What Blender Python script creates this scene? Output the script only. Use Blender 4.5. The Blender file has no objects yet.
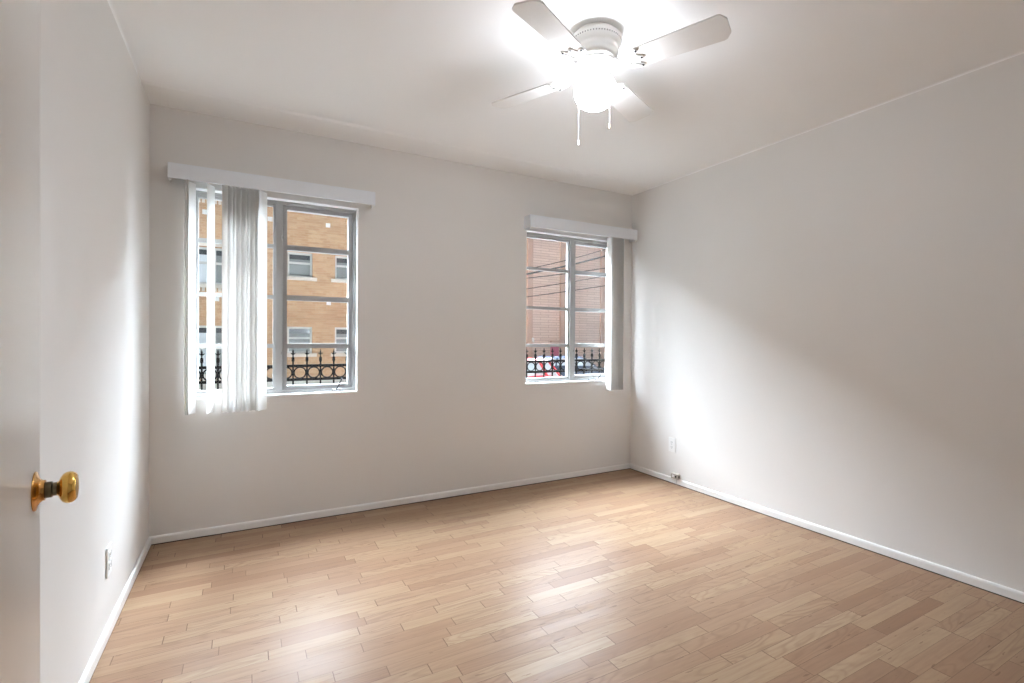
import bpy, bmesh, math, random
from mathutils import Vector, Matrix

random.seed(7)
SC = bpy.context.scene
COL = SC.collection
PI = math.pi

# ------------------------------------------------------------------ camera
XL, XR, YB, YF, H = -0.464, 3.028, 3.331, -0.60, 2.44
cam_d = bpy.data.cameras.new('camera')
cam = bpy.data.objects.new('camera', cam_d)
COL.objects.link(cam)
cam_d.sensor_width = 36.0
cam_d.lens = 489.56 / 1024 * 36.0
cam_d.clip_start = 0.01
_r = Vector((0.87792957, -0.47874793, 0.00633161))
_u = Vector((-0.00239446, 0.00883384, 0.99995811))
_f = Vector((0.47878381, 0.87790796, -0.00660914))
_m = Matrix.Identity(4)
for _i in range(3):
    _m[_i][0], _m[_i][1], _m[_i][2] = _r[_i], _u[_i], -_f[_i]
_m[2][3] = 1.157
cam.matrix_world = _m
SC.camera = cam

# ------------------------------------------------------------------ sky, light, exposure
SKY_FRONT, SKY_BACK = 80.0, 0.22      # bright overcast beyond the houses, dimmer behind this building
LAMP = 25.0                          # lit glass globe of the ceiling fan
world = bpy.data.worlds.new('overcast_sky')
SC.world = world
world.use_nodes = True
wn, wl = world.node_tree.nodes, world.node_tree.links
wn.clear()
w_out = wn.new('ShaderNodeOutputWorld')
w_bg = wn.new('ShaderNodeBackground')
w_tc = wn.new('ShaderNodeTexCoord')
w_sep = wn.new('ShaderNodeSeparateXYZ')
w_map = wn.new('ShaderNodeMapRange')
w_map.interpolation_type = 'SMOOTHSTEP'
w_map.inputs['From Min'].default_value = 0.06
w_map.inputs['From Max'].default_value = 0.45
w_map.inputs['To Min'].default_value = SKY_BACK
w_map.inputs['To Max'].default_value = SKY_FRONT
wl.new(w_tc.outputs['Generated'], w_sep.inputs[0])
wl.new(w_sep.outputs['Y'], w_map.inputs['Value'])
w_el = wn.new('ShaderNodeMapRange')              # an overcast sky is brighter overhead than near the skyline
w_el.inputs['From Min'].default_value = 0.45
w_el.inputs['From Max'].default_value = 0.85
w_el.inputs['To Min'].default_value = 0.45
w_el.inputs['To Max'].default_value = 1.15
w_mul = wn.new('ShaderNodeMath')
w_mul.operation = 'MULTIPLY'
wl.new(w_sep.outputs['Z'], w_el.inputs['Value'])
wl.new(w_map.outputs['Result'], w_mul.inputs[0])
wl.new(w_el.outputs['Result'], w_mul.inputs[1])
wl.new(w_mul.outputs[0], w_bg.inputs['Strength'])
sun_d = bpy.data.lights.new('hazy_sun', 'SUN')   # sun behind thin cloud, beyond the houses on the left
sun_d.energy = 0.8
sun_d.angle = math.radians(30)
sun_d.color = (0.90, 0.97, 1.05)
sun = bpy.data.objects.new('hazy_sun', sun_d)
COL.objects.link(sun)
sun.location = (-8, 12, 9)
sun.rotation_euler = Vector((-0.75, 1.0, 0.66)).to_track_quat('Z', 'Y').to_euler()
w_bg.inputs['Color'].default_value = (0.82, 0.94, 1.07, 1)
wl.new(w_bg.outputs[0], w_out.inputs['Surface'])

vs = SC.view_settings
vs.view_transform = 'Standard'
vs.look = 'None'
vs.gamma = 1.0
vs.exposure = 1.0
vs.use_curve_mapping = False
try:
    cy = SC.cycles
    cy.max_bounces = 14
    cy.diffuse_bounces = 8
    cy.glossy_bounces = 6
    cy.transparent_max_bounces = 24
    cy.sample_clamp_indirect = 8.0
    cy.caustics_reflective = False
    cy.caustics_refractive = False
except Exception:
    pass

W1 = (-0.282, 0.657, 0.795, 2.011)   # window openings x0, x1, z0, z1
W2 = (1.936, 2.900, 0.795, 2.011)
WT = 0.20                            # outside wall thickness


def portal(name, w):
    d = bpy.data.lights.new(name, 'AREA')
    d.shape = 'RECTANGLE'
    d.size, d.size_y = w[1] - w[0], w[3] - w[2]
    d.cycles.is_portal = True
    o = bpy.data.objects.new(name, d)
    COL.objects.link(o)
    o.location = ((w[0] + w[1]) / 2, YB + WT + 0.01, (w[2] + w[3]) / 2)
    o.rotation_euler = (-PI / 2, 0, 0)     # faces into the room
    return o


portal('daylight_portal', W1)
portal('daylight_portal', W2)


# ------------------------------------------------------------------ materials
class NT:
    def __init__(self, name):
        self.m = bpy.data.materials.new(name)
        self.m.use_nodes = True
        self.n, self.l = self.m.node_tree.nodes, self.m.node_tree.links
        self.b = self.n['Principled BSDF']
        self.out = self.n['Material Output']

    def new(self, t, **kw):
        x = self.n.new(t)
        for k, v in kw.items():
            setattr(x, k, v)
        return x

    def put(self, sock, v):
        if hasattr(v, 'is_output') or hasattr(v, 'links'):
            self.l.new(v, sock)
        else:
            sock.default_value = v

    def math(self, op, a, b=None, c=None):
        x = self.new('ShaderNodeMath', operation=op)
        self.put(x.inputs[0], a)
        if b is not None:
            self.put(x.inputs[1], b)
        if c is not None:
            self.put(x.inputs[2], c)
        return x.outputs[0]

    def vec(self, x, y, z=0.0):
        v = self.new('ShaderNodeCombineXYZ')
        self.put(v.inputs[0], x)
        self.put(v.inputs[1], y)
        self.put(v.inputs[2], z)
        return v.outputs[0]

    def mix(self, fac, a, b, mode='MIX'):
        x = self.new('ShaderNodeMix', data_type='RGBA', blend_type=mode)
        self.put(x.inputs[0], fac)
        self.put(x.inputs[6], a)
        self.put(x.inputs[7], b)
        return x.outputs[2]

    def obj(self):
        tc = self.new('ShaderNodeTexCoord')
        return tc.outputs['Object']

    def noise(self, v, scale, detail=3.0, rough=0.5):
        x = self.new('ShaderNodeTexNoise')
        self.l.new(v, x.inputs['Vector'])
        x.inputs['Scale'].default_value = scale
        x.inputs['Detail'].default_value = detail
        x.inputs['Roughness'].default_value = rough
        return x.outputs['Fac']

    def bump(self, h, strength, dist):
        x = self.new('ShaderNodeBump')
        x.inputs['Strength'].default_value = strength
        x.inputs['Distance'].default_value = dist
        self.l.new(h, x.inputs['Height'])
        self.l.new(x.outputs[0], self.b.inputs['Normal'])

    def base(self, c):
        self.put(self.b.inputs['Base Color'], c)

    def rough(self, r):
        self.put(self.b.inputs['Roughness'], r)


def C4(c):
    return (c[0], c[1], c[2], 1.0)


def srgb(r, g, b):
    def f(v):
        v /= 255.0
        return v / 12.92 if v <= 0.04045 else ((v + 0.055) / 1.055) ** 2.4
    return (f(r), f(g), f(b), 1.0)


def plain(name, c, rough=0.5, metal=0.0, var=0.04, scale=30.0, spec=0.5):
    t = NT(name)
    n = t.noise(t.obj(), scale)
    t.base(t.mix(n, C4([v * (1 - var) for v in c[:3]]), C4([min(1, v * (1 + var)) for v in c[:3]])))
    t.rough(rough)
    t.b.inputs['Metallic'].default_value = metal
    t.b.inputs['Specular IOR Level'].default_value = spec
    return t.m


def paint(name, c, rough, bump=0.05, var=0.02):
    t = NT(name)
    o = t.obj()
    n1 = t.noise(o, 1.7, 4)
    t.base(t.mix(n1, C4([v * (1 - var) for v in c[:3]]), C4([min(1, v * (1 + var)) for v in c[:3]])))
    t.rough(rough)
    n2 = t.noise(o, 160.0, 3)
    n3 = t.noise(o, 6.0, 2)
    t.bump(t.math('ADD', n2, t.math('MULTIPLY', n3, 3.0)), bump, 0.004)
    return t.m


def oak_floor():
    t = NT('oak_strip_floor')
    s = t.new('ShaderNodeSeparateXYZ')
    t.l.new(t.obj(), s.inputs[0])
    X, Y = s.outputs[0], s.outputs[1]
    BW = 0.0572
    yr = t.math('DIVIDE', Y, BW)
    row = t.math('FLOOR', yr)
    fy = t.math('FRACT', yr)

    def wn1(v, k):
        w = t.new('ShaderNodeTexWhiteNoise', noise_dimensions='2D')
        t.l.new(t.vec(v, k), w.inputs['Vector'])
        return w.outputs['Value']
    L = t.math('MULTIPLY_ADD', wn1(row, 3.3), 0.34, 0.30)
    xr = t.math('ADD', t.math('DIVIDE', X, L), t.math('MULTIPLY', wn1(row, 9.1), 23.0))
    idx = t.math('FLOOR', xr)
    fx = t.math('FRACT', xr)
    w = t.new('ShaderNodeTexWhiteNoise', noise_dimensions='2D')
    t.l.new(t.vec(row, idx), w.inputs['Vector'])
    rnd = w.outputs['Value']
    w2 = t.new('ShaderNodeTexWhiteNoise', noise_dimensions='3D')
    t.l.new(t.vec(row, idx, 7.7), w2.inputs['Vector'])
    rnd2 = w2.outputs['Value']
    ramp = t.new('ShaderNodeValToRGB')
    t.l.new(rnd, ramp.inputs[0])
    e = ramp.color_ramp.elements
    tones = [(0.0, srgb(136, 103, 78)), (0.08, srgb(149, 117, 91)), (0.35, srgb(158, 128, 101)),
             (0.6, srgb(162, 133, 105)), (0.85, srgb(167, 140, 110)), (1.0, srgb(174, 149, 119))]
    e[0].position, e[0].color = tones[0]
    e[1].position, e[1].color = tones[-1]
    for p, c in tones[1:-1]:
        k = e.new(p)
        k.color = c
    # fine grain and cathedral figure along the board
    g1 = t.noise(t.vec(t.math('MULTIPLY_ADD', rnd, 40.0, t.math('MULTIPLY', X, 3.5)), t.math('MULTIPLY', Y, 75.0), t.math('MULTIPLY', rnd2, 9.0)), 1.0, 5, 0.6)
    f0 = t.noise(t.vec(t.math('MULTIPLY_ADD', rnd2, 31.0, t.math('MULTIPLY', X, 2.2)), t.math('MULTIPLY_ADD', rnd, 17.0, t.math('MULTIPLY', Y, 13.0)), 0.0), 1.0, 1.5, 0.4)
    fig = t.math('SINE', t.math('MULTIPLY', f0, 75.0))
    fig = t.math('POWER', t.math('MULTIPLY_ADD', fig, 0.5, 0.5), 2.5)
    col = t.mix(t.math('POWER', t.math('SUBTRACT', 1.0, g1), 1.6), ramp.outputs[0], srgb(122, 92, 70))
    col = t.mix(t.math('MULTIPLY', t.math('MULTIPLY', fig, rnd2), 0.5), col, srgb(122, 92, 70))
    # large soft wear variation, pinkish and greyish
    big = t.noise(t.obj(), 1.1, 3)
    col = t.mix(t.math('MULTIPLY', big, 0.30), col, srgb(174, 149, 131))
    # dark flecks
    fl = t.noise(t.vec(t.math('MULTIPLY', X, 9.0), t.math('MULTIPLY', Y, 60.0), 3.0), 1.0, 2)
    fl = t.math('GREATER_THAN', fl, 0.70)
    col = t.mix(t.math('MULTIPLY', fl, 0.45), col, srgb(96, 68, 50))
    # seams
    ey = t.math('MULTIPLY', t.math('MINIMUM', fy, t.math('SUBTRACT', 1.0, fy)), BW)
    ex = t.math('MULTIPLY', t.math('MINIMUM', fx, t.math('SUBTRACT', 1.0, fx)), L)
    sy = t.math('MULTIPLY', t.math('LESS_THAN', ey, 0.0009), t.math('MULTIPLY_ADD', rnd2, 0.5, 0.25))
    sx = t.math('MULTIPLY', t.math('LESS_THAN', ex, 0.0014), t.math('MULTIPLY_ADD', rnd, 0.5, 0.45))
    seam = t.math('MAXIMUM', sy, sx)
    col = t.mix(seam, col, srgb(84, 58, 42))
    t.base(col)
    t.rough(t.math('MULTIPLY_ADD', g1, 0.14, t.math('MULTIPLY_ADD', rnd2, 0.08, 0.27)))
    t.b.inputs['Specular IOR Level'].default_value = 0.085
    cup = t.math('MULTIPLY', t.math('SUBTRACT', rnd, 0.5), t.math('SUBTRACT', fy, 0.5))
    hgt = t.math('SUBTRACT', t.math('ADD', t.math('MULTIPLY', cup, 0.5), t.math('MULTIPLY', g1, 0.12)), seam)
    t.bump(hgt, 0.25, 0.0012)
    return t.m


def brick(name, c1, c2, mortar, bw, bh, ms, var=0.25, stain=None):
    t = NT(name)
    s = t.new('ShaderNodeSeparateXYZ')
    t.l.new(t.obj(), s.inputs[0])
    br = t.new('ShaderNodeTexBrick')
    t.l.new(t.vec(t.math('ADD', s.outputs[0], s.outputs[1]), s.outputs[2]), br.inputs['Vector'])
    br.inputs['Scale'].default_value = 1.0
    br.inputs['Brick Width'].default_value = bw
    br.inputs['Row Height'].default_value = bh
    br.inputs['Mortar Size'].default_value = ms
    br.inputs['Color1'].default_value = c1
    br.inputs['Color2'].default_value = c2
    br.inputs['Mortar'].default_value = mortar
    n = t.noise(t.obj(), 0.9, 4)
    n2 = t.noise(t.obj(), 6.0, 4, 0.65)
    col = t.mix(t.math('MULTIPLY', n, var), br.outputs['Color'], c2 if stain is None else stain)
    col = t.mix(t.math('MULTIPLY', n2, 0.35), col, mortar)
    n3 = t.noise(t.obj(), 17.0, 2, 0.6)
    col = t.mix(t.math('MULTIPLY', t.math('GREATER_THAN', n3, 0.60), var), col, c2)
    t.base(col)
    t.rough(0.9)
    t.b.inputs['Specular IOR Level'].default_value = 0.2
    t.bump(br.outputs['Fac'], 0.3, -0.01)
    return t.m


def glass(name, tint=(1, 1, 1, 1), refl=0.35):
    t = NT(name)
    tr = t.new('ShaderNodeBsdfTransparent')
    tr.inputs[0].default_value = tint
    gl = t.new('ShaderNodeBsdfGlossy')
    gl.inputs['Roughness'].default_value = 0.02
    fr = t.new('ShaderNodeFresnel')
    fr.inputs['IOR'].default_value = 1.45
    n = t.noise(t.obj(), 3.0, 2)
    mx = t.new('ShaderNodeMixShader')
    t.l.new(t.math('MULTIPLY', fr.outputs[0], t.math('MULTIPLY_ADD', n, 0.05, refl)), mx.inputs[0])
    t.l.new(tr.outputs[0], mx.inputs[1])
    t.l.new(gl.outputs[0], mx.inputs[2])
    t.l.new(mx.outputs[0], t.out.inputs['Surface'])
    return t.m


def vinyl():
    t = NT('white_vinyl_vane')
    n = t.noise(t.obj(), 40.0, 2)
    t.base(t.mix(n, (0.78, 0.77, 0.755, 1), (0.81, 0.80, 0.785, 1)))
    t.rough(0.45)
    tl = t.new('ShaderNodeBsdfTranslucent')
    tl.inputs[0].default_value = (0.90, 0.87, 0.82, 1)
    mx = t.new('ShaderNodeMixShader')
    mx.inputs[0].default_value = 0.22
    t.l.new(t.b.outputs[0], mx.inputs[1])
    t.l.new(tl.outputs[0], mx.inputs[2])
    t.l.new(mx.outputs[0], t.out.inputs['Surface'])
    return t.m


def lit_globe():
    t = NT('lit_opal_glass')
    n = t.noise(t.obj(), 8.0, 2)
    t.base(t.mix(n, (0.9, 0.9, 0.88, 1), (0.95, 0.95, 0.93, 1)))
    t.b.inputs['Emission Color'].default_value = (0.92, 0.98, 1.08, 1)
    t.b.inputs['Emission Strength'].default_value = LAMP
    t.rough(0.2)
    return t.m


M = {}
M['floor'] = oak_floor()
M['wall'] = paint('warm_greige_wall_paint', (0.75, 0.732, 0.705), 0.55)
M['ceiling'] = paint('ceiling_paint', (0.92, 0.915, 0.905), 0.7)
M['trim'] = paint('white_trim_paint', (0.82, 0.81, 0.795), 0.35, 0.03)
M['door'] = paint('glossy_door_paint', (0.77, 0.755, 0.73), 0.30, 0.06)
M['frame'] = plain('grey_painted_steel', (0.40, 0.40, 0.395), 0.4, 0.0, 0.05)
M['sash'] = plain('shaded_grey_painted_steel', (0.35, 0.35, 0.347), 0.4, 0.0, 0.06)  # frame grey darkened in colour for the shade on the set-back sash
M['glass'] = glass('window_glass')
M['sill'] = paint('white_sill_paint', (0.85, 0.85, 0.84), 0.4, 0.03)
M['black'] = plain('black_metal', (0.02, 0.02, 0.022), 0.45, 0.3)
M['dark'] = plain('dark_slot_and_gap_shade', (0.012, 0.011, 0.01), 0.8)
M['vinyl'] = vinyl()
M['valance'] = plain('white_vinyl_valance', (0.78, 0.81, 0.85), 0.4, 0.0, 0.02)
M['plastic'] = plain('white_plastic', (0.82, 0.82, 0.81), 0.3, 0.0, 0.02)
M['beige'] = plain('beige_plastic', (0.50, 0.45, 0.38), 0.4, 0.0, 0.08)
M['brass'] = plain('polished_brass', (0.80, 0.50, 0.13), 0.13, 1.0, 0.08)
M['copper'] = plain('tarnished_brass', (0.62, 0.33, 0.10), 0.2, 1.0, 0.2)
M['olddark'] = plain('tarnished_dark_brass', (0.16, 0.13, 0.08), 0.3, 1.0, 0.2)
M['fan'] = plain('white_enamel', (0.80, 0.785, 0.755), 0.35, 0.0, 0.02)
M['blade'] = plain('white_laminate_blade', (0.78, 0.76, 0.73), 0.4, 0.0, 0.03)
M['globe'] = lit_globe()
M['fob'] = plain('wood_and_brass_fob', (0.35, 0.30, 0.24), 0.3, 0.2, 0.2)
M['brick'] = brick('tan_brick', srgb(206, 174, 138), srgb(180, 140, 104), srgb(196, 174, 148), 0.21, 0.07, 0.006, 0.6, srgb(142, 106, 80))
M['pinkbrick'] = brick('pinkish_block_wall', srgb(226, 206, 194), srgb(214, 192, 180), srgb(176, 152, 140), 1.2, 0.16, 0.014, 0.15)
M['pilaster'] = plain('brown_brick_pilaster', srgb(186, 160, 146), 0.9, 0, 0.1, 3)
M['stone'] = plain('pale_cast_stone', srgb(214, 206, 194), 0.9, 0, 0.1, 5)
M['concrete'] = plain('pale_concrete', srgb(206, 204, 196), 0.9, 0, 0.12, 8)
M['winframe'] = plain('pale_window_frame', srgb(206, 206, 202), 0.6)
M['greyblind'] = plain('grey_roller_shade', srgb(128, 132, 131), 0.6, 0, 0.06, 2)
M['whiteblind'] = plain('white_roller_shade', srgb(226, 232, 236), 0.6, 0, 0.04, 2)
M['darkglass'] = plain('dark_pane', srgb(74, 78, 80), 0.1)
M['iron'] = plain('black_wrought_iron', (0.0016, 0.0012, 0.001), 0.8, 0.0, 0.3, 20, 0.04)
M['asphalt'] = plain('worn_asphalt', srgb(84, 83, 82), 0.95, 0, 0.1, 2)
M['stucco'] = plain('outside_stucco', srgb(205, 198, 188), 0.95, 0, 0.05, 8)
M['carred'] = plain('red_car_paint', (0.62, 0.06, 0.07), 0.2, 0.1, 0.02)
M['carsilver'] = plain('silver_car_paint', (0.45, 0.46, 0.46), 0.25, 0.4, 0.02)
M['cardark'] = plain('dark_blue_car_paint', (0.05, 0.065, 0.10), 0.2, 0.2, 0.02)
M['carglass'] = plain('car_glass', (0.55, 0.60, 0.62), 0.06, 0.0, 0.02, 30, 1.0)
M['rubber'] = plain('tyre_rubber', (0.02, 0.02, 0.02), 0.8)
M['magenta'] = plain('faded_magenta_door', srgb(190, 110, 136), 0.6, 0, 0.06)
M['pole'] = plain('weathered_pole_wood', srgb(110, 92, 76), 0.9, 0, 0.2, 6)
M['cable'] = plain('dark_cable', srgb(24, 21, 19), 0.7)
M['lampwhite'] = plain('white_enamel_lamp', srgb(235, 235, 232), 0.4)


# ------------------------------------------------------------------ mesh helpers
class MB:
    """collects shapes of one part; build() links them as ONE mesh object"""

    def __init__(self):
        self.v, self.f, self.s = [], [], []

    def add(self, vs, fs, smooth=False, mat=None):
        k = len(self.v)
        for p in vs:
            p = Vector(p)
            self.v.append(tuple(mat @ p) if mat is not None else tuple(p))
        for f in fs:
            self.f.append(tuple(i + k for i in f))
            self.s.append(smooth)
        return self

    def box(self, x0, x1, y0, y1, z0, z1, mat=None, bev=0.0):
        if bev > 0:
            bm = bmesh.new()
            bmesh.ops.create_cube(bm, size=1.0)
            for v in bm.verts:
                v.co = Vector(((x0 + x1) / 2 + v.co.x * (x1 - x0), (y0 + y1) / 2 + v.co.y * (y1 - y0), (z0 + z1) / 2 + v.co.z * (z1 - z0)))
            bmesh.ops.bevel(bm, geom=bm.edges[:], offset=bev, segments=2, affect='EDGES', profile=0.5)
            bm.verts.index_update()
            self.add([v.co for v in bm.verts], [[v.index for v in f.verts] for f in bm.faces], False, mat)
            bm.free()
            return self
        vs = [(x, y, z) for x in (x0, x1) for y in (y0, y1) for z in (z0, z1)]
        fs = [(0, 1, 3, 2), (4, 6, 7, 5), (0, 4, 5, 1), (2, 3, 7, 6), (0, 2, 6, 4), (1, 5, 7, 3)]
        return self.add(vs, fs, False, mat)

    def lathe(self, prof, seg=32, mat=None, smooth=True):
        """prof: list of (r, z) spun about the z axis"""
        vs, fs = [], []
        for r, z in prof:
            for i in range(seg):
                a = 2 * PI * i / seg
                vs.append((r * math.cos(a), r * math.sin(a), z))
        for k in range(len(prof) - 1):
            for i in range(seg):
                j = (i + 1) % seg
                fs.append((k * seg + i, k * seg + j, (k + 1) * seg + j, (k + 1) * seg + i))
        fs.append(tuple(range(seg - 1, -1, -1)))
        fs.append(tuple((len(prof) - 1) * seg + i for i in range(seg)))
        return self.add(vs, fs, smooth, mat)

    def tube(self, pts, r, seg=8, mat=None, closed=False):
        pts = [Vector(p) for p in pts]
        n = len(pts)
        rr = r if isinstance(r, (list, tuple)) else [r] * n
        vs, fs = [], []
        up = None
        for i, p in enumerate(pts):
            if closed:
                d = (pts[(i + 1) % n] - pts[i - 1]).normalized()
            else:
                d = (pts[min(i + 1, n - 1)] - pts[max(i - 1, 0)]).normalized()
            if up is None:
                up = Vector((0, 0, 1)) if abs(d.z) < 0.9 else Vector((1, 0, 0))
            a = d.cross(up).normalized()
            b = a.cross(d).normalized()
            up = b
            for k in range(seg):
                t = 2 * PI * k / seg
                vs.append(p + (a * math.cos(t) + b * math.sin(t)) * rr[i])
        m = n if closed else n - 1
        for i in range(m):
            i2 = (i + 1) % n
            for k in range(seg):
                k2 = (k + 1) % seg
                fs.append((i * seg + k, i * seg + k2, i2 * seg + k2, i2 * seg + k))
        if not closed:
            fs.append(tuple(range(seg - 1, -1, -1)))
            fs.append(tuple((n - 1) * seg + k for k in range(seg)))
        return self.add(vs, fs, True, mat)

    def prism(self, outline, z0, z1, mat=None):
        """outline in xy, extruded along z"""
        n = len(outline)
        vs = [(x, y, z0) for x, y in outline] + [(x, y, z1) for x, y in outline]
        fs = [tuple(range(n - 1, -1, -1)), tuple(range(n, 2 * n))]
        fs += [(i, (i + 1) % n, n + (i + 1) % n, n + i) for i in range(n)]
        return self.add(vs, fs, False, mat)

    def build(self, name, mat, parent=None, loc=None):
        me = bpy.data.meshes.new(name)
        me.from_pydata(self.v, [], self.f)
        me.polygons.foreach_set('use_smooth', self.s)
        bm = bmesh.new()
        bm.from_mesh(me)
        bmesh.ops.recalc_face_normals(bm, faces=bm.faces[:])
        bm.to_mesh(me)
        bm.free()
        me.materials.append(mat)
        if any(self.s):
            me.set_sharp_from_angle(angle=math.radians(50))
        o = bpy.data.objects.new(name, me)
        COL.objects.link(o)
        if parent:
            o.parent = parent
        if loc:
            o.location = loc
        return o


def tag(o, label, cat, group=None, kind=None):
    o['label'], o['category'] = label, cat
    if group:
        o['group'] = group
    if kind:
        o['kind'] = kind
    return o


def empty(name, loc, label, cat, group=None, kind=None, rz=0.0):
    o = bpy.data.objects.new(name, None)
    o.empty_display_size = 0.05
    COL.objects.link(o)
    o.location = loc
    o.rotation_euler = (0, 0, rz)
    return tag(o, label, cat, group, kind)


def copy_part(src, parent, loc=None, rot=None):
    c = src.copy()
    COL.objects.link(c)
    c.parent = parent
    if loc is not None:
        c.location = loc
    if rot is not None:
        c.rotation_euler = rot
    for ch in list(src.children):
        copy_part(ch, c)
    return c


def wall_mesh(x0, x1, z0, z1, y0, y1, holes):
    """a wall slab facing -y (front at y0, back at y1) with rectangular openings and their reveals"""
    b = MB()
    xs = sorted(set([x0, x1] + [h[0] for h in holes] + [h[1] for h in holes]))
    zs = sorted(set([z0, z1] + [h[2] for h in holes] + [h[3] for h in holes]))

    def solid(i, k):
        if i < 0 or k < 0 or i >= len(xs) - 1 or k >= len(zs) - 1:
            return False
        cx, cz = (xs[i] + xs[i + 1]) / 2, (zs[k] + zs[k + 1]) / 2
        return not any(h[0] < cx < h[1] and h[2] < cz < h[3] for h in holes)
    vid, vs, fs = {}, [], []

    def V(i, k, s):
        key = (i, k, s)
        if key not in vid:
            vid[key] = len(vs)
            vs.append((xs[i], y1 if s else y0, zs[k]))
        return vid[key]
    for i in range(len(xs) - 1):
        for k in range(len(zs) - 1):
            if not solid(i, k):
                continue
            for s in (0, 1):
                fs.append((V(i, k, s), V(i + 1, k, s), V(i + 1, k + 1, s), V(i, k + 1, s)))
            if not solid(i - 1, k):
                fs.append((V(i, k, 0), V(i, k + 1, 0), V(i, k + 1, 1), V(i, k, 1)))
            if not solid(i + 1, k):
                fs.append((V(i + 1, k, 0), V(i + 1, k + 1, 0), V(i + 1, k + 1, 1), V(i + 1, k, 1)))
            if not solid(i, k - 1):
                fs.append((V(i, k, 0), V(i + 1, k, 0), V(i + 1, k, 1), V(i, k, 1)))
            if not solid(i, k + 1):
                fs.append((V(i, k + 1, 0), V(i + 1, k + 1, 0), V(i + 1, k + 1, 1), V(i, k + 1, 1)))
    return b.add(vs, fs)


# ------------------------------------------------------------------ room shell
o = MB().box(XL - 0.15, XR + 0.15, YF - 0.15, YB + WT, -0.15, 0.0).build('floor', M['floor'])
tag(o, 'oak strip floor of short boards running along the window wall', 'floor', kind='structure')

o = wall_mesh(XL - 0.15, XR + 0.15, 0.0, H + 0.1, YB, YB + WT, [W1, W2]).build('wall_back', M['wall'])
tag(o, 'warm greige wall holding the two steel windows', 'wall', kind='structure')
o = MB().box(XL - 0.15, XL, YF, YB, 0, H + 0.1).build('wall_left', M['wall'])
tag(o, 'greige wall behind the open door, low outlet near it', 'wall', kind='structure')
o = MB().box(XR, XR + 0.15, YF, YB, 0, H + 0.1).build('wall_right', M['wall'])
tag(o, 'long blank greige wall with outlet and phone jack', 'wall', kind='structure')
o = MB().box(XL - 0.15, XR + 0.15, YF - 0.15, YF, 0, H + 0.1).build('wall_front', M['wall'])
tag(o, 'greige wall behind the viewer, facing the windows', 'wall', kind='structure')
o = MB().box(XL, -0.20, YF, 0.335, 0, H).build('wall_entry', M['wall'])
tag(o, 'short greige wall return carrying the open door', 'wall', kind='structure')

# ceiling: flat plaster, a faint crease and slope towards the window wall, small coves
b = MB()
ZC = 2.443
yc = [YF - 0.15, 3.06, 3.085, YB, YB + WT]
zc = [ZC, ZC, ZC - 0.006, H - 0.004, H - 0.004]
vs, fs = [], []
for y, z in zip(yc, zc):
    vs += [(XL - 0.15, y, z), (XR + 0.15, y, z), (XL - 0.15, y, z + 0.15), (XR + 0.15, y, z + 0.15)]
for i in range(len(yc) - 1):
    k = i * 4
    fs += [(k, k + 1, k + 5, k + 4), (k + 2, k + 6, k + 7, k + 3), (k, k + 4, k + 6, k + 2), (k + 1, k + 3, k + 7, k + 5)]
fs += [(0, 2, 3, 1), (16, 17, 19, 18)]
b.add(vs, fs)
for wx, sg in ((XL, 1), (XR, -1)):
    R_ = 0.008
    arc = [(wx + sg * (R_ - R_ * math.cos(a)), ZC - R_ + R_ * math.sin(a)) for a in [PI / 2 * i / 6 for i in range(7)]]
    ol = [(wx - sg * 0.01, ZC + 0.01), (wx - sg * 0.01, ZC - R_)] + arc + [(wx + sg * R_, ZC + 0.01)]
    m = Matrix(((1, 0, 0, 0), (0, 0, 1, 0), (0, 1, 0, 0), (0, 0, 0, 1)))
    b.prism(ol, YF, YB, m)
o = b.build('ceiling', M['ceiling'])
tag(o, 'off-white plaster ceiling with a faint crease near the windows', 'ceiling', kind='structure')

BH, BT, BG = 0.047, 0.012, 0.005


def baseboard_profile():
    return [(0, BG), (BT, BG), (BT, BH - 0.010), (BT - 0.002, BH - 0.004), (BT - 0.006, BH), (0, BH)]


def baseboard(name, p0, p1, inward, label):
    p0, p1, inw = Vector((*p0, 0)), Vector((*p1, 0)), Vector((*inward, 0))
    m = Matrix.Identity(4)
    d = (p1 - p0)
    for i in range(3):
        m[i][0], m[i][1], m[i][2], m[i][3] = inw[i], (0, 0, 1)[i], d.normalized()[i], p0[i]
    o = MB().prism(baseboard_profile(), 0, d.length, m).build(name, M['trim'])
    MB().prism([(0, 0.0002), (BT - 0.001, 0.0002), (BT - 0.001, BG), (0, BG)], 0, d.length, m).build('floor_gap_shade', M['dark'], o)  # dark strip set in the floor gap to paint its shade
    return tag(o, label, 'baseboard', kind='structure')


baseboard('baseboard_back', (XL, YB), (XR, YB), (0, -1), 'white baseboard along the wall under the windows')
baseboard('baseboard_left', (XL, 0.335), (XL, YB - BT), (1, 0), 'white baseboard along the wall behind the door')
baseboard('baseboard_right', (XR, YF), (XR, YB - BT), (-1, 0), 'white baseboard along the long blank wall')


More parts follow.
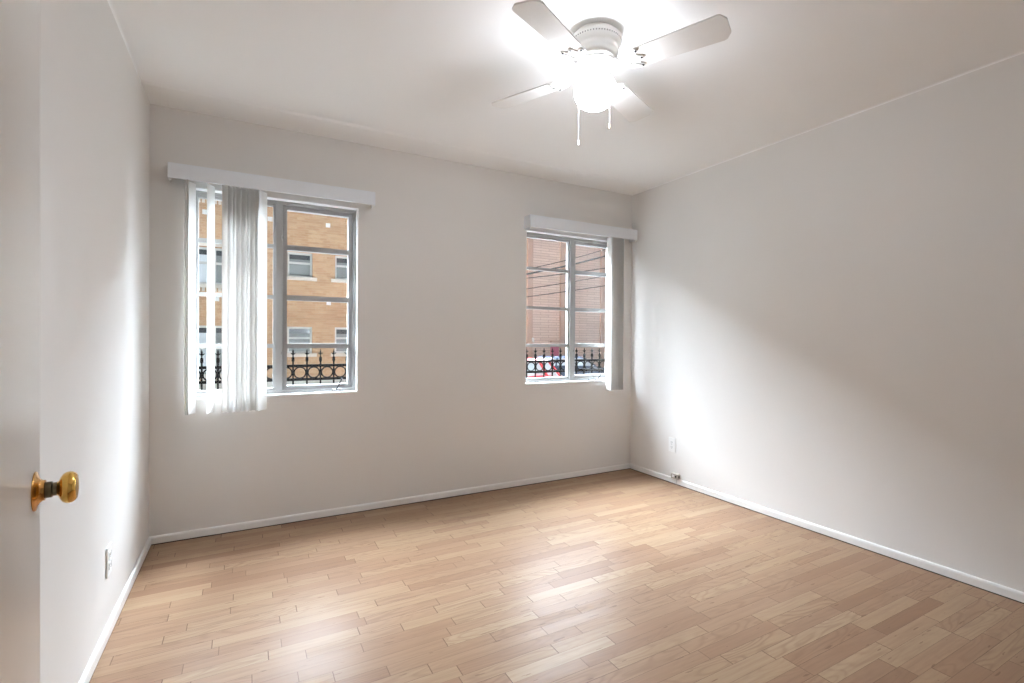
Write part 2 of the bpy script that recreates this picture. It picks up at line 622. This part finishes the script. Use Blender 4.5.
# ------------------------------------------------------------------ windows
def make_window(name, W, label, crank_at):
    x0, x1, z0, z1 = W
    root = empty(name, ((x0 + x1) / 2, YB + 0.09, z0), label, 'window', kind='structure')
    ox, oy = -(x0 + x1) / 2, -z0
    hw = (x1 - x0) / 2
    hh = z1 - z0
    yf, yk = -0.035, 0.005            # front and back of the frame, local
    F = 0.026
    b = MB()
    b.box(-hw, -hw + F, yf, yk, 0, hh).box(hw - F, hw, yf, yk, 0, hh)
    b.box(-hw + F, hw - F, yf, yk, 0, F).box(-hw + F, hw - F, yf, yk, hh - F, hh)
    b.build('frame', M['frame'], root)
    mu = 0.019
    MB().box(-mu, mu, yf - 0.004, yk, F, hh - F).build('mullion', M['frame'], root)
    zm = [1.10 - z0, 1.405 - z0, 1.722 - z0]
    # fixed light on the left
    b = MB()
    S = 0.016
    L0, L1 = -hw + F, -mu
    b.box(L0, L0 + S, yf + 0.008, yk - 0.004, F, hh - F).box(L1 - S, L1, yf + 0.008, yk - 0.004, F, hh - F)
    b.box(L0 + S, L1 - S, yf + 0.008, yk - 0.004, F, F + S).box(L0 + S, L1 - S, yf + 0.008, yk - 0.004, hh - F - S, hh - F)
    for z in zm:
        b.box(L0 + S, L1 - S, yf + 0.010, yk - 0.006, z - 0.012, z + 0.012)
    s = b.build('fixed_sash', M['frame'], root)
    MB().box(L0 + S - 0.004, L1 - S + 0.004, -0.0165, -0.0125, F + S - 0.004, hh - F - S + 0.004).build('pane', M['glass'], s)
    # casement on the right
    b = MB()
    S = 0.026
    L0, L1 = mu, hw - F
    b.box(L0 + 0.002, L0 + S, yf + 0.012, yk + 0.014, F, hh - F).box(L1 - S, L1 - 0.002, yf + 0.012, yk + 0.014, F, hh - F)
    b.box(L0 + S, L1 - S, yf + 0.012, yk + 0.014, F, F + S).box(L0 + S, L1 - S, yf + 0.012, yk + 0.014, hh - F - S, hh - F)
    for z in zm:
        b.box(L0 + S, L1 - S, yf + 0.014, yk + 0.010, z - 0.016, z + 0.016)
    s = b.build('casement_sash', M['sash'], root)
    MB().box(L0 + S - 0.004, L1 - S + 0.004, -0.0065, -0.0025, F + S - 0.004, hh - F - S + 0.004).build('pane', M['glass'], s)
    # hinge pins and latch
    for (hx, hz) in ((mu - 0.004, 0.26), (mu - 0.004, 0.98), (hw - 0.012, 0.26), (hw - 0.012, 0.98)):
        MB().tube([(hx, yf - 0.012, hz - 0.008), (hx, yf - 0.012, hz + 0.008)], 0.0045).tube([(hx, yf - 0.012, hz), (hx, yf + 0.006, hz)], 0.003).build('hinge_pin', M['sash'], root)
    # crank operator: black box on the sill bar and a folded arm
    cx = crank_at
    b = MB()
    b.box(cx - 0.030, cx + 0.030, yf - 0.020, yf + 0.002, 0.004, 0.024, None, 0.003)
    b.box(cx - 0.10, cx - 0.075, yf - 0.012, yf + 0.002, 0.006, 0.020, None, 0.002)
    c = b.build('crank_base', M['sash'], root)
    MB().tube([(cx - 0.005, yf - 0.020, 0.020), (cx, yf - 0.034, 0.036), (cx + 0.020, yf - 0.040, 0.078), (cx + 0.024, yf - 0.050, 0.094)], [0.004, 0.004, 0.0035, 0.006]).build('crank_handle', M['black'], c)
    return root


make_window('window_1', W1, 'grey steel casement window half covered by stacked vertical vanes', 0.345)
make_window('window_2', W2, 'grey steel casement window nearest the room corner', 0.275)

for n, W, lab in (('trim_1', W1, 'white painted sill and reveal of the half covered window'), ('trim_2', W2, 'white painted sill and reveal of the corner window')):
    x0, x1, z0, z1 = W
    b = MB()
    t_ = 0.006
    b.box(x0, x1, YB - 0.004, YB + 0.054, z0 - 0.006, z0 + t_)
    b.box(x0, x0 + t_, YB - 0.001, YB + 0.054, z0 + t_, z1).box(x1 - t_, x1, YB - 0.001, YB + 0.054, z0 + t_, z1)
    b.box(x0 + t_, x1 - t_, YB - 0.001, YB + 0.054, z1 - t_, z1)
    tag(b.build(n, M['sill']), lab, 'window trim', kind='structure')


# ------------------------------------------------------------------ vertical blinds
def vane_mesh():
    b = MB()
    w, sag, n, z0, z1, th = 0.089, 0.006, 8, 0.0, 1.30, 0.0007
    pts = []
    for i in range(n + 1):
        t = i / n * 2 - 1
        pts.append((t * w / 2, sag * (1 - t * t)))
    ol = [(x, y) for x, y in pts] + [(x, y - th) for x, y in reversed(pts)]
    n2 = len(ol)
    vs = [(x, y, z0) for x, y in ol] + [(x, y, z1) for x, y in ol]
    k = n + 1
    fs = []
    for i in range(n2):
        j = (i + 1) % n2
        fs.append((i, j, n2 + j, n2 + i))
    for i in range(n):
        fs.append((i, n2 - 1 - i, n2 - 2 - i, i + 1))
        fs.append((n2 + i, n2 + i + 1, 2 * n2 - 2 - i, 2 * n2 - 1 - i))
    b.add(vs, fs, True)
    return b


VANE = vane_mesh().build('vane', M['vinyl'])


def make_blind(xa, xb, yfront, z0, z1, vanes, label, first):
    xc = (xa + xb) / 2
    root = empty('vertical_blind', (xc, YB, 0.72), label, 'vertical blind', 'vertical blinds over the two windows')
    a, c = xa - xc, xb - xc
    yf = yfront - YB
    b0, b1 = z0 - 0.72, z1 - 0.72
    b = MB()
    b.box(a, c, yf, yf + 0.005, b0, b1, None, 0.0012)
    b.box(a, a + 0.005, yf + 0.004, -0.001, b0, b1).box(c - 0.005, c, yf + 0.004, -0.001, b0, b1)
    b.box(a + 0.005, c - 0.005, yf + 0.004, -0.001, b1 - 0.004, b1)
    b.build('valance', M['valance'], root)
    for ex in (a + 0.004, c - 0.018):
        MB().prism([(0, 0), (0.014, 0), (0.010, -0.012), (0.004, -0.016)], 0, 0.010, Matrix(((1, 0, 0, ex), (0, 0, 1, yf + 0.010), (0, 1, 0, b0 + 0.002), (0, 0, 0, 1)))).build('valance_clip', M['plastic'], root)
    MB().box(a + 0.02, c - 0.02, -0.082, -0.042, b0 + 0.012, b0 + 0.040, None, 0.003).build('headrail', M['plastic'], root)
    for i, (x, ang) in enumerate(vanes):
        if first and i == 0:
            v = VANE
            v.parent = root
        else:
            v = VANE.copy()
            COL.objects.link(v)
            v.parent = root
        v.location = (x - xc, -0.062, 0.0)
        v.rotation_euler = (0, 0, math.radians(ang))
    # control chain at the end of the headrail
    return root


va1 = [(-0.288, 108), (-0.268, 62), (-0.172, 68)] + [(-0.094 + 0.0232 * i, (60, 64, 66, 58, 62, 68, 60, 64, 58)[i]) for i in range(9)]
make_blind(-0.371, 0.744, YB - 0.098, 2.019, 2.103, va1, 'white vertical blind with most vanes bunched over half the window', True)
va2 = [(2.722 + 0.0135 * i, (78, 82, 74, 80, 72, 79, 73, 81, 75, 70, 77)[i]) for i in range(11)]
make_blind(1.917, 3.002, YB - 0.100, 2.015, 2.108, va2, 'white vertical blind fully bunched at the room corner', False)

# ------------------------------------------------------------------ ceiling fan
FX, FY = 1.300, 1.663
fan = empty('ceiling_fan', (FX, FY, H), 'white four-blade hugger ceiling fan with lit globe', 'ceiling fan')
z = lambda v: v - H
MB().lathe([(0.088, z(2.443)), (0.090, z(2.427)), (0.106, z(2.424)), (0.109, z(2.420)), (0.109, z(2.408)), (0.108, z(2.399)), (0.102, z(2.393)), (0.096, z(2.385)), (0.0935, z(2.377)),
            (0.096, z(2.370)), (0.0965, z(2.361)), (0.093, z(2.350)), (0.085, z(2.340)), (0.073, z(2.333)), (0.055, z(2.330))], 48).build('motor_housing', M['fan'], fan)
b = MB()
for i in range(60):
    b.box(0.1050, 0.1088, -0.0016, 0.0016, z(2.4000), z(2.4050), Matrix.Rotation(2 * PI * i / 60, 4, 'Z'))
b.build('vent_slots', M['dark'], fan)
b = MB()
b.lathe([(0.05, z(2.332)), (0.052, z(2.325)), (0.05, z(2.316)), (0.03, z(2.314))], 32)
b.tube([(0.078 * math.cos(a), 0.078 * math.sin(a), z(2.316)) for a in [2 * PI * i / 40 for i in range(40)]], 0.0085, 8, None, True)
for i in range(8):
    a = 2 * PI * i / 8 + 0.2
    b.tube([(0.045 * math.cos(a), 0.045 * math.sin(a), z(2.322)), (0.060 * math.cos(a + 0.25), 0.060 * math.sin(a + 0.25), z(2.318)), (0.077 * math.cos(a + 0.15), 0.077 * math.sin(a + 0.15), z(2.316))], 0.0055)
b.build('hub_ring', M['fan'], fan)
MB().lathe([(0.030, z(2.318)), (0.034, z(2.314)), (0.034, z(2.285)), (0.040, z(2.279)), (0.050, z(2.272)), (0.050, z(2.260)), (0.047, z(2.258))], 32).build('switch_housing', M['fan'], fan)
gl = MB().lathe([(0.045, z(2.263)), (0.052, z(2.259)), (0.066, z(2.252)), (0.078, z(2.242)), (0.086, z(2.228)), (0.0885, z(2.212)), (0.087, z(2.194)), (0.081, z(2.174)), (0.070, z(2.156)), (0.053, z(2.143)), (0.030, z(2.1365)), (0.008, z(2.135))], 48).build('globe', M['globe'], fan)
gl['label'] = 'glowing white opal glass globe'

ZB = z(2.288)
PITCH = -11.0
blade = iron = None
for k in range(4):
    ang = math.radians(25.0 + 90 * k)
    if blade is None:
        b = MB()
        r0, r1, w0, w1, ch = 0.165, 0.532, 0.052, 0.064, 0.028
        ol = [(r0, -w0 + 0.014), (r0 + 0.012, -w0), (r1 - ch, -w1), (r1 - ch * 0.62, -w1 + 0.004), (r1 - 0.004, -w1 + ch * 0.8), (r1, -w1 + ch), (r1, w1 - ch),
              (r1 - 0.004, w1 - ch * 0.8), (r1 - ch * 0.62, w1 - 0.004), (r1 - ch, w1), (r0 + 0.012, w0), (r0, w0 - 0.014)]
        b.prism(ol, -0.003, 0.003)
        blade = b.build('blade', M['blade'], fan)
        # ornate blade iron
        b = MB()
        half = [(0.128, 0.010), (0.136, 0.020), (0.146, 0.034), (0.158, 0.041), (0.170, 0.040), (0.178, 0.047), (0.190, 0.052), (0.203, 0.048), (0.206, 0.040), (0.198, 0.032), (0.190, 0.026),
                (0.194, 0.016), (0.206, 0.010), (0.214, 0.004)]
        ol = [(x, -y) for x, y in half] + [(x, y) for x, y in reversed(half)]
        b.prism(ol, -0.0085, -0.003)
        b.tube([(0.074, 0, 0.028), (0.090, 0, 0.026), (0.106, 0, 0.010), (0.120, 0, -0.003), (0.140, 0, -0.006)], [0.010, 0.009, 0.0085, 0.009, 0.006], 8)
        for sy in (-1, 1):
            b.tube([(0.150, 0.006 * sy, -0.009), (0.160, 0.020 * sy, -0.010), (0.176, 0.024 * sy, -0.010), (0.192, 0.038 * sy, -0.009)], 0.0035, 6)
        iron = b.build('blade_iron', M['fan'], fan)
        for (sx, sy) in ((0.196, -0.042), (0.196, 0.042), (0.205, 0.0)):
            MB().lathe([(0.005, -0.0085), (0.005, -0.010), (0.003, -0.0112)], 12, Matrix.Translation((sx, sy, 0))).build('screw', M['dark'], iron)
        bl, ir = blade, iron
    else:
        bl = copy_part(blade, fan)
        ir = copy_part(iron, fan)
    for q in (bl, ir):
        q.location = (0, 0, ZB)
        q.rotation_euler = (Matrix.Rotation(ang, 3, 'Z') @ Matrix.Rotation(math.radians(PITCH), 3, 'X')).to_euler()

for (px, py, zb, zt) in ((1.284, 1.7565, 2.005, 2.262), (1.400, 1.688, 2.077, 2.262)):
    dx, dy = px - FX, py - FY
    dl = math.hypot(dx, dy)
    ux, uy = dx / dl, dy / dl
    b = MB()
    b.tube([(ux * 0.049, uy * 0.049, z(2.268)), (ux * 0.085, uy * 0.085, z(2.260)), (dx * 0.99, dy * 0.99, z(2.240)), (dx, dy, z(2.20)), (dx, dy, z(zb + 0.024))], 0.0007, 6)
    n = int((2.20 - zb - 0.03) / 0.008)
    for i in range(n):
        b.lathe([(0.0004, z(2.20) - i * 0.008 - 0.0018), (0.0009, z(2.20) - i * 0.008), (0.0004, z(2.20) - i * 0.008 + 0.0018)], 6, Matrix.Translation((dx, dy, 0)))
    c = b.build('pull_chain', M['plastic'], fan)
    MB().lathe([(0.0015, 0.026), (0.0035, 0.022), (0.0045, 0.010), (0.0055, 0.004), (0.0052, 0.001), (0.003, 0.0)], 14, Matrix.Translation((dx, dy, z(zb)))).build('fob', M['plastic' if zb < 2.05 else 'fob'], c)

# ------------------------------------------------------------------ door with brass knob
DW, DT, DH = 0.80, 0.035, 2.03
ex, ey = -0.3145, 1.147
da = math.radians(7.5)
door = MB().box(0, DW, 0.0, DT, 0.0, DH, None, 0.0015).build('door_1', M['door'])
hx, hy = ex + math.sin(da) * DW, ey - math.cos(da) * DW
door.location = (hx, hy, 0.008)
door.rotation_euler = (0, 0, PI / 2 + da)
tag(door, 'off-white flush door standing open beside the blank wall, brass knob', 'door', kind='structure')
# local frame of the door: x along the leaf, -y towards the room
kx, kz = DW - 0.050, 0.896 - 0.008
KM = Matrix(((1, 0, 0, kx), (0, 0, -1, 0), (0, 1, 0, kz), (0, 0, 0, 1)))     # lathe z -> local -y
knob = MB().lathe([(0.0120, 0.0285), (0.0130, 0.0300), (0.0185, 0.0320), (0.0238, 0.0355), (0.0262, 0.0395), (0.0268, 0.0440), (0.0258, 0.0480), (0.0232, 0.0515), (0.0200, 0.0538), (0.0185, 0.0536), (0.014, 0.0548), (0.004, 0.0556)], 40, KM).build('door_knob', M['brass'], door)
MB().lathe([(0.0325, 0.0), (0.0325, 0.0016), (0.031, 0.0026), (0.025, 0.0042), (0.0195, 0.0070), (0.0172, 0.0105), (0.0170, 0.0132), (0.0145, 0.0138)], 40, KM).build('rosette', M['copper'], knob)
MB().lathe([(0.0125, 0.0128), (0.0135, 0.0150), (0.0135, 0.0218), (0.0112, 0.0230), (0.0116, 0.0292)], 32, KM).build('shank', M['olddark'], knob)
for hz in (0.22, 1.02, 1.82):
    MB().tube([(-0.004, -0.004, hz - 0.04), (-0.004, -0.004, hz + 0.04)], 0.006).build('hinge', M['copper'], door)


# ------------------------------------------------------------------ outlets and phone jack
def outlet(name, loc, rz, label):
    root = empty(name, loc, label, 'wall outlet', 'white duplex outlets low on the walls', None, rz)
    # local: +x out of the wall, y along, z up
    MB().box(0.0, 0.006, -0.0355, 0.0355, -0.0575, 0.0575, None, 0.0025).build('cover_plate', M['plastic'], root)
    for s in (-1, 1):
        r = MB().box(0.005, 0.0072, -0.0165, 0.0165, s * 0.0195 - 0.0145, s * 0.0195 + 0.0145, None, 0.003).build('receptacle', M['plastic'], root)
        b = MB()
        for sy in (-0.0065, 0.0065):
            b.box(0.0070, 0.0074, sy - 0.0012, sy + 0.0012, s * 0.0195 - 0.002, s * 0.0195 + 0.007)
        b.box(0.0070, 0.0074, -0.002, 0.002, s * 0.0195 - 0.009, s * 0.0195 - 0.005)
        b.build('slots', M['dark'], r)
    MB().lathe([(0.003, 0.0), (0.003, 0.0015), (0.001, 0.002)], 10, Matrix(((0, 0, 1, 0.0055), (1, 0, 0, 0), (0, 1, 0, 0), (0, 0, 0, 1)))).build('screw', M['frame'], root)
    return root


outlet('wall_outlet', (XR, 2.840, 0.307), PI, 'white wall outlet on the long blank wall above the phone jack')
outlet('wall_outlet', (XL, 2.405, 0.288), 0.0, 'white wall outlet near the open door, seen nearly edge-on')

jack = empty('phone_jack', (XR, 2.792, BH), 'small beige surface phone jack on top of the baseboard', 'phone jack')
JM = Matrix.Rotation(PI, 4, 'Z')
MB().box(0.0, 0.030, -0.036, 0.036, 0.0, 0.042, JM, 0.004).build('jack_body', M['beige'], jack)
MB().box(0.026, 0.0312, -0.020, 0.002, 0.010, 0.030, JM, 0.001).build('face_plate', M['plastic'], jack)
MB().box(0.0295, 0.0318, 0.012, 0.024, 0.014, 0.028, JM).box(0.008, 0.020, 0.0345, 0.0366, 0.012, 0.028, JM).build('socket', M['dark'], jack)
MB().tube([(-0.010, -0.010, 0.003), (-0.014, -0.010, -0.006), (-0.0135, -0.008, -0.046)], 0.0018).build('lead_wire', M['frame'], jack)

# ------------------------------------------------------------------ outside: ground, own wall, fence
GZ = -1.20
o = MB().box(-30, 45, YB + WT, 60, GZ - 0.2, GZ).build('ground', M['asphalt'])
tag(o, 'grey asphalt lot between the window fence and the brick houses', 'ground', kind='structure')
o = MB().box(-6, 9, YB + WT - 0.04, YB + WT, GZ, -0.001).build('wall_foundation', M['stucco'])
tag(o, 'stucco foundation wall below the room outside', 'wall', kind='structure')
o = MB().box(-3.0, 9.0, 4.38, 4.62, GZ, 0.695).box(-3.0, 9.0, 4.36, 4.64, 0.66, 0.715).build('wall_garden', M['concrete'])
tag(o, 'low pale concrete wall outside under the iron fence', 'wall', kind='structure')

SP = 0.1085
PX0 = 0.41 + SP / 2
NP0, NP1 = -13, 44
fence = empty('iron_fence', (PX0, 4.5, 0.715), 'black wrought-iron ring fence with spear tips just outside the windows', 'fence')
fz = lambda v: v - 0.715
xa, xb = (NP0 - 0.5) * SP, (NP1 + 0.5) * SP
for zr in (0.912, 0.797):
    MB().box(xa, xb, -0.012, 0.012, fz(zr) - 0.011, fz(zr) + 0.011).build('rail', M['iron'], fence)
pk = rg = None
for i in range(NP0, NP1 + 1):
    if pk is None:
        b = MB()
        q = 0.0062
        b.box(-q, q, -q, q, -0.02, fz(0.99))
        b.box(-0.0105, 0.0105, -0.0105, 0.0105, fz(0.950), fz(0.985), None, 0.002)
        b.lathe([(0.004, fz(0.985)), (0.005, fz(1.005)), (0.010, fz(1.012)), (0.010, fz(1.018)), (0.0065, fz(1.024)), (0.0075, fz(1.030)), (0.001, fz(1.056))], 8)
        b.tube([(-0.018, 0, fz(1.024)), (-0.012, 0, fz(1.015)), (0, 0, fz(1.012)), (0.012, 0, fz(1.015)), (0.018, 0, fz(1.024))], [0.003, 0.0045, 0.005, 0.0045, 0.003], 6)
        pk = b.build('picket', M['iron'], fence)
        R_ = 0.0465
        rg = MB().tube([(R_ * math.cos(a), 0, R_ * math.sin(a)) for a in [2 * PI * j / 28 for j in range(28)]], 0.0058, 8, None, True).build('ring', M['iron'], fence)
        p, g = pk, rg
    else:
        p, g = pk.copy(), rg.copy()
        for q in (p, g):
            COL.objects.link(q)
            q.parent = fence
    p.location = (i * SP, 0, 0)
    g.location = ((i - 0.5) * SP, 0, fz(0.8545))

# ------------------------------------------------------------------ tan brick house
BY = 16.0
top = 8.4
WIN = []   # x0, x1, z0, z1, shade, sill
for (a, c) in ((1.10, 1.80), (2.45, 3.15)):
    WIN.append((a, c, 2.955, 3.70, 'greyblind'))
    WIN.append((a, c, 0.66, 1.46, 'greyblind'))
    WIN.append((a, c, 5.40, 6.30, 'greyblind'))
for (a, c, s) in ((-1.72, -0.86, 'whiteblind'), (-0.78, 0.05, 'greyblind')):
    WIN.append((a, c, 2.61, 3.64, s))
    WIN.append((a, c, 0.10, 1.455, s))
    WIN.append((a, c, 5.05, 6.10, s))
for (a, c) in ((-4.2, -3.4), (-6.5, -5.7), (4.6, 5.4), (-10.0, -9.2), (-14.0, -13.2), (-18.0, -17.2), (-22.0, -21.2)):
    WIN.append((a, c, 2.7, 3.7, 'whiteblind'))
    WIN.append((a, c, 0.4, 1.46, 'greyblind'))
    WIN.append((a, c, 5.1, 6.1, 'greyblind'))
house = empty('brick_house', (0, BY, GZ), 'tan brick apartment house with pale sills behind the half covered window', 'building')
hl = lambda v: v - GZ
wm = wall_mesh(-30.0, 7.0, 0.0, hl(top), 0.0, 0.30, [(w[0], w[1], hl(w[2]), hl(w[3])) for w in WIN])  # unseen left length added to block the low sky from the room
wm.box(-30.0, -29.7, 0.30, 9.0, 0.0, hl(top)).box(6.7, 7.0, 0.30, 9.0, 0.0, hl(top)).box(-29.7, 6.7, 8.7, 9.0, 0.0, hl(top))
wm.build('brick_wall', M['brick'], house)
MB().box(-29.7, 6.7, 0.30, 8.7, hl(top) - 0.3, hl(top) - 0.1).build('roof', M['concrete'], house)
MB().box(-30.02, 7.02, -0.05, 0.05, 0.0, hl(-0.12)).build('plinth', M['concrete'], house)
MB().box(-30.02, 7.02, -0.07, 0.02, hl(1.655), hl(1.705)).box(-30.02, 7.02, -0.04, 0.02, hl(1.78), hl(1.81)).build('string_course', M['brick'], house)
MB().box(-30.05, 7.05, -0.10, 0.10, hl(top), hl(top) + 0.15).build('coping', M['stone'], house)
for w in WIN:
    a, c, z0, z1, shade = w
    f = 0.06
    b = MB()
    b.box(a, a + f, 0.10, 0.16, hl(z0), hl(z1)).box(c - f, c, 0.10, 0.16, hl(z0), hl(z1))
    b.box(a + f, c - f, 0.10, 0.16, hl(z0), hl(z0) + f).box(a + f, c - f, 0.10, 0.16, hl(z1) - f, hl(z1))
    mid = z0 + (z1 - z0) * (0.58 if z1 - z0 < 1.2 else 0.55)
    b.box(a + f, c - f, 0.09, 0.15, hl(mid) - 0.03, hl(mid) + 0.03)
    win = b.build('house_window', M['winframe'], house)
    MB().box(a + f, c - f, 0.15, 0.17, hl(z0) + f, hl(z1) - f).build('shade', M[shade], win)
    MB().box(a + f, c - f, 0.145, 0.149, hl(z1) - 0.20, hl(z1) - f).build('upper_pane', M['darkglass'], win)
    b = MB()
    b.box(a - 0.12, c + 0.12, -0.09, 0.14, hl(z0) - 0.10, hl(z0))
    n = int((c - a + 0.2) / 0.11) if c < 0.5 else 0
    for i in range(n):
        b.box(a - 0.10 + i * 0.11, a - 0.10 + i * 0.11 + 0.07, -0.06, 0.05, hl(z0) - 0.20, hl(z0) - 0.10)
    b.build('window_sill', M['stone'], win)
for (px, pz) in ((-0.98, 4.60), (0.633, 4.60), (2.238, 4.60), (3.85, 4.60), (-0.704, 2.21), (0.78, 2.21), (2.267, 2.21), (3.80, 2.21), (-2.6, 4.60), (-2.2, 2.21)):
    MB().box(px - 0.065, px + 0.065, -0.02, 0.02, hl(pz) - 0.065, hl(pz) + 0.065, None, 0.006).build('square_tile', M['lampwhite'], house)
MB().box(-1.85, 0.18, -0.03, 0.02, hl(3.66), hl(3.84)).build('lintel', M['stone'], house)
MB().box(-1.75, 0.08, 0.06, 0.12, hl(0.80), hl(0.91)).build('transom_bar', M['concrete'], house)

# ------------------------------------------------------------------ pale block building
PY = 26.0
pb = empty('block_building', (18, PY, GZ), 'tall pale pinkish building with brown pilasters behind the corner window', 'building')
MB().box(-6.0, 12.0, 0.0, 8.0, 0.0, 15.0).build('block_wall', M['pinkbrick'], pb)
for px in (-5.2, -2.62, -0.17, 3.1, 6.3, 9.5):
    MB().box(px - 0.20, px + 0.20, -0.10, 0.05, 0.0, 14.6).build('pilaster', M['pilaster'], pb)
MB().box(-6.1, 12.1, -0.15, 0.2, 15.0, 15.25).build('parapet', M['stone'], pb)
d = MB().box(-1.05, -0.45, -0.06, 0.05, 0.0, 1.86).build('side_door', M['magenta'], pb)
d['label'] = 'faded magenta door'
MB().box(-1.12, -0.38, -0.30, 0.0, 2.12, 2.20).build('door_canopy', M['pilaster'], pb)
b = MB()
b.box(-2.48, -2.34, -0.16, 0.0, hl(1.02), hl(1.20), None, 0.02)
b.lathe([(0.05, hl(0.92)), (0.08, hl(0.98)), (0.05, hl(1.04))], 16, Matrix.Translation((-2.41, -0.12, 0)))
b.build('wall_lamp', M['lampwhite'], pb)


# ------------------------------------------------------------------ cars
def car(name, loc, rz, paintm, label, hgt):
    root = empty(name, loc, label, 'car', None, None, rz)
    s = hgt / 1.50
    prof = [(-2.10, 0.35), (-2.14, 0.62), (-2.08, 0.92), (-1.95, 1.00), (-1.60, 1.04), (-1.30, 1.06), (0.72, 1.00), (1.00, 0.97), (1.75, 0.84), (2.05, 0.70), (2.12, 0.48), (2.06, 0.32), (1.72, 0.28),
            (1.66, 0.50), (1.50, 0.64), (1.30, 0.68), (1.10, 0.62), (0.97, 0.48), (0.92, 0.26), (-0.95, 0.26), (-1.00, 0.48), (-1.14, 0.62), (-1.34, 0.68), (-1.54, 0.62), (-1.68, 0.48), (-1.74, 0.30)]
    m = Matrix(((1, 0, 0, 0), (0, 0, 1, 0), (0, s, 0, 0), (0, 0, 0, 1)))
    MB().prism(prof, -0.84, 0.84, m).build('body', paintm, root)
    # greenhouse: tapered cabin of glass with painted roof and pillars
    cab = [(-1.95, 0.98), (0.98, 0.96), (0.30, 1.40), (-1.55, 1.42)]
    w0, w1 = 0.80, 0.62
    vs = []
    for (x, zz), w in zip(cab, (w0, w0, w1, w1)):
        vs += [(x, -w, zz * s), (x, w, zz * s)]
    fs = [(0, 2, 4, 6), (1, 7, 5, 3), (0, 1, 3, 2), (2, 3, 5, 4), (4, 5, 7, 6), (6, 7, 1, 0)]
    MB().add(vs, fs).build('glasshouse', M['carglass'], root)
    b = MB()
    b.add([(x, y, zz * s) for x, y, zz in ((0.36, -0.64, 1.39), (0.36, 0.64, 1.39), (-1.62, 0.64, 1.41), (-1.62, -0.64, 1.41), (0.20, -0.56, 1.46), (0.20, 0.56, 1.46), (-1.50, 0.56, 1.48), (-1.50, -0.56, 1.48))],
          [(0, 1, 2, 3), (4, 7, 6, 5), (0, 4, 5, 1), (1, 5, 6, 2), (2, 6, 7, 3), (3, 7, 4, 0)])
    for sy in (-1, 1):
        for (xa_, xb_) in ((-0.42, -0.42), (-1.95, -1.58), (0.96, 0.32), (-1.45, -1.25)):
            b.tube([(xa_, 0.805 * sy, 0.98 * s), (xb_, 0.63 * sy, 1.41 * s)], 0.045, 6)
    b.build('roof', paintm, root)
    wh = None
    for (x, y) in ((1.31, -0.74), (1.31, 0.74), (-1.34, -0.74), (-1.34, 0.74)):
        if wh is None:
            wh = MB().lathe([(0.12, -0.11), (0.29, -0.10), (0.32, -0.06), (0.32, 0.06), (0.29, 0.10), (0.12, 0.11)], 24, Matrix.Rotation(PI / 2, 4, 'X')).build('wheel', M['rubber'], root)
            hub = MB().lathe([(0.19, -0.112), (0.19, 0.112)], 16, Matrix.Rotation(PI / 2, 4, 'X')).build('hubcap', M['carsilver'], wh)
            w_ = wh
        else:
            w_ = copy_part(wh, root)
        w_.location = (x, y, 0.32)
    for y in (-0.62, 0.62):
        MB().box(-2.16, -2.05, y - 0.16, y + 0.16, 0.74 * s, 0.90 * s, None, 0.02).build('tail_light', M['carred'], root)
        MB().box(1.98, 2.10, y - 0.18, y + 0.18, 0.60 * s, 0.72 * s, None, 0.02).build('headlight', M['lampwhite'], root)
    return root


car('parked_car', (6.75, 13.5, GZ), PI, M['carred'], 'red parked car seen through the rings of the fence', 1.74)
car('parked_car', (11.6, 12.4, GZ), PI, M['carsilver'], 'silver parked car low behind the fence of the corner window', 1.46)
car('parked_car', (14.6, 20.5, GZ), 0, M['cardark'], 'dark blue parked car in front of the pale pinkish building', 1.50)

# ------------------------------------------------------------------ poles and cables beyond the corner window
POLES = []
for (px, lab) in ((3.75, 'wooden utility pole hidden behind the wall between the windows'), (13.6, 'wooden utility pole holding the far ends of the overhead cables')):
    u = empty('utility_pole', (px, 9.0, GZ), lab, 'utility pole')
    POLES.append(u)
    MB().lathe([(0.14, 0), (0.13, 3.0), (0.11, 8.2), (0.02, 8.25)], 16).build('pole', M['pole'], u)
    MB().box(-0.05, 0.05, -0.9, 0.9, 7.6, 7.72).build('crossarm', M['pole'], u)
CB = [(2.925, 0.30, 0.045, 0.009, 'thin overhead cable, topmost of those across the corner window'),
      (2.80, 0.275, 0.032, 0.019, 'thick dark overhead cable across the upper panes of the corner window'),
      (2.605, 0.180, 0.020, 0.010, 'thin overhead cable just under the thick dark one'),
      (2.415, 0.200, 0.015, 0.009, 'thin overhead cable, fourth down across the corner window'),
      (2.22, 0.172, 0.008, 0.010, 'thin overhead cable, lowest across the corner window')]
for k, (z0, s, q, r, lab) in enumerate(CB):
    pts = []
    cyy = 8.80 - 0.06 * k
    for i in range(21):
        x = 3.75 + (13.6 - 3.75) * i / 20
        t = x - 6.35
        pts.append((x, cyy, z0 + s * t + q * t * t * 0.5))
    for u, p in ((POLES[0], pts[0]), (POLES[1], pts[-1])):
        b = MB().box(-0.02, 0.02, cyy - 9.0 + r, -0.10, p[2] - GZ - 0.02, p[2] - GZ + 0.02)
        b.lathe([(0.02, -0.05), (0.035, -0.03), (0.025, 0.0), (0.035, 0.02), (0.02, 0.04)], 12, Matrix.Translation((0, cyy - 9.0 + 0.06, p[2] - GZ + 0.05)))
        b.build('insulator', M['stone'], u)
    o = MB().tube([(p[0] - 3.75, 0, p[2]) for p in pts], r, 6).build('overhead_cable', M['cable'], None, (3.75, cyy, 0))
    tag(o, lab, 'cable', 'overhead cables beyond the corner window')
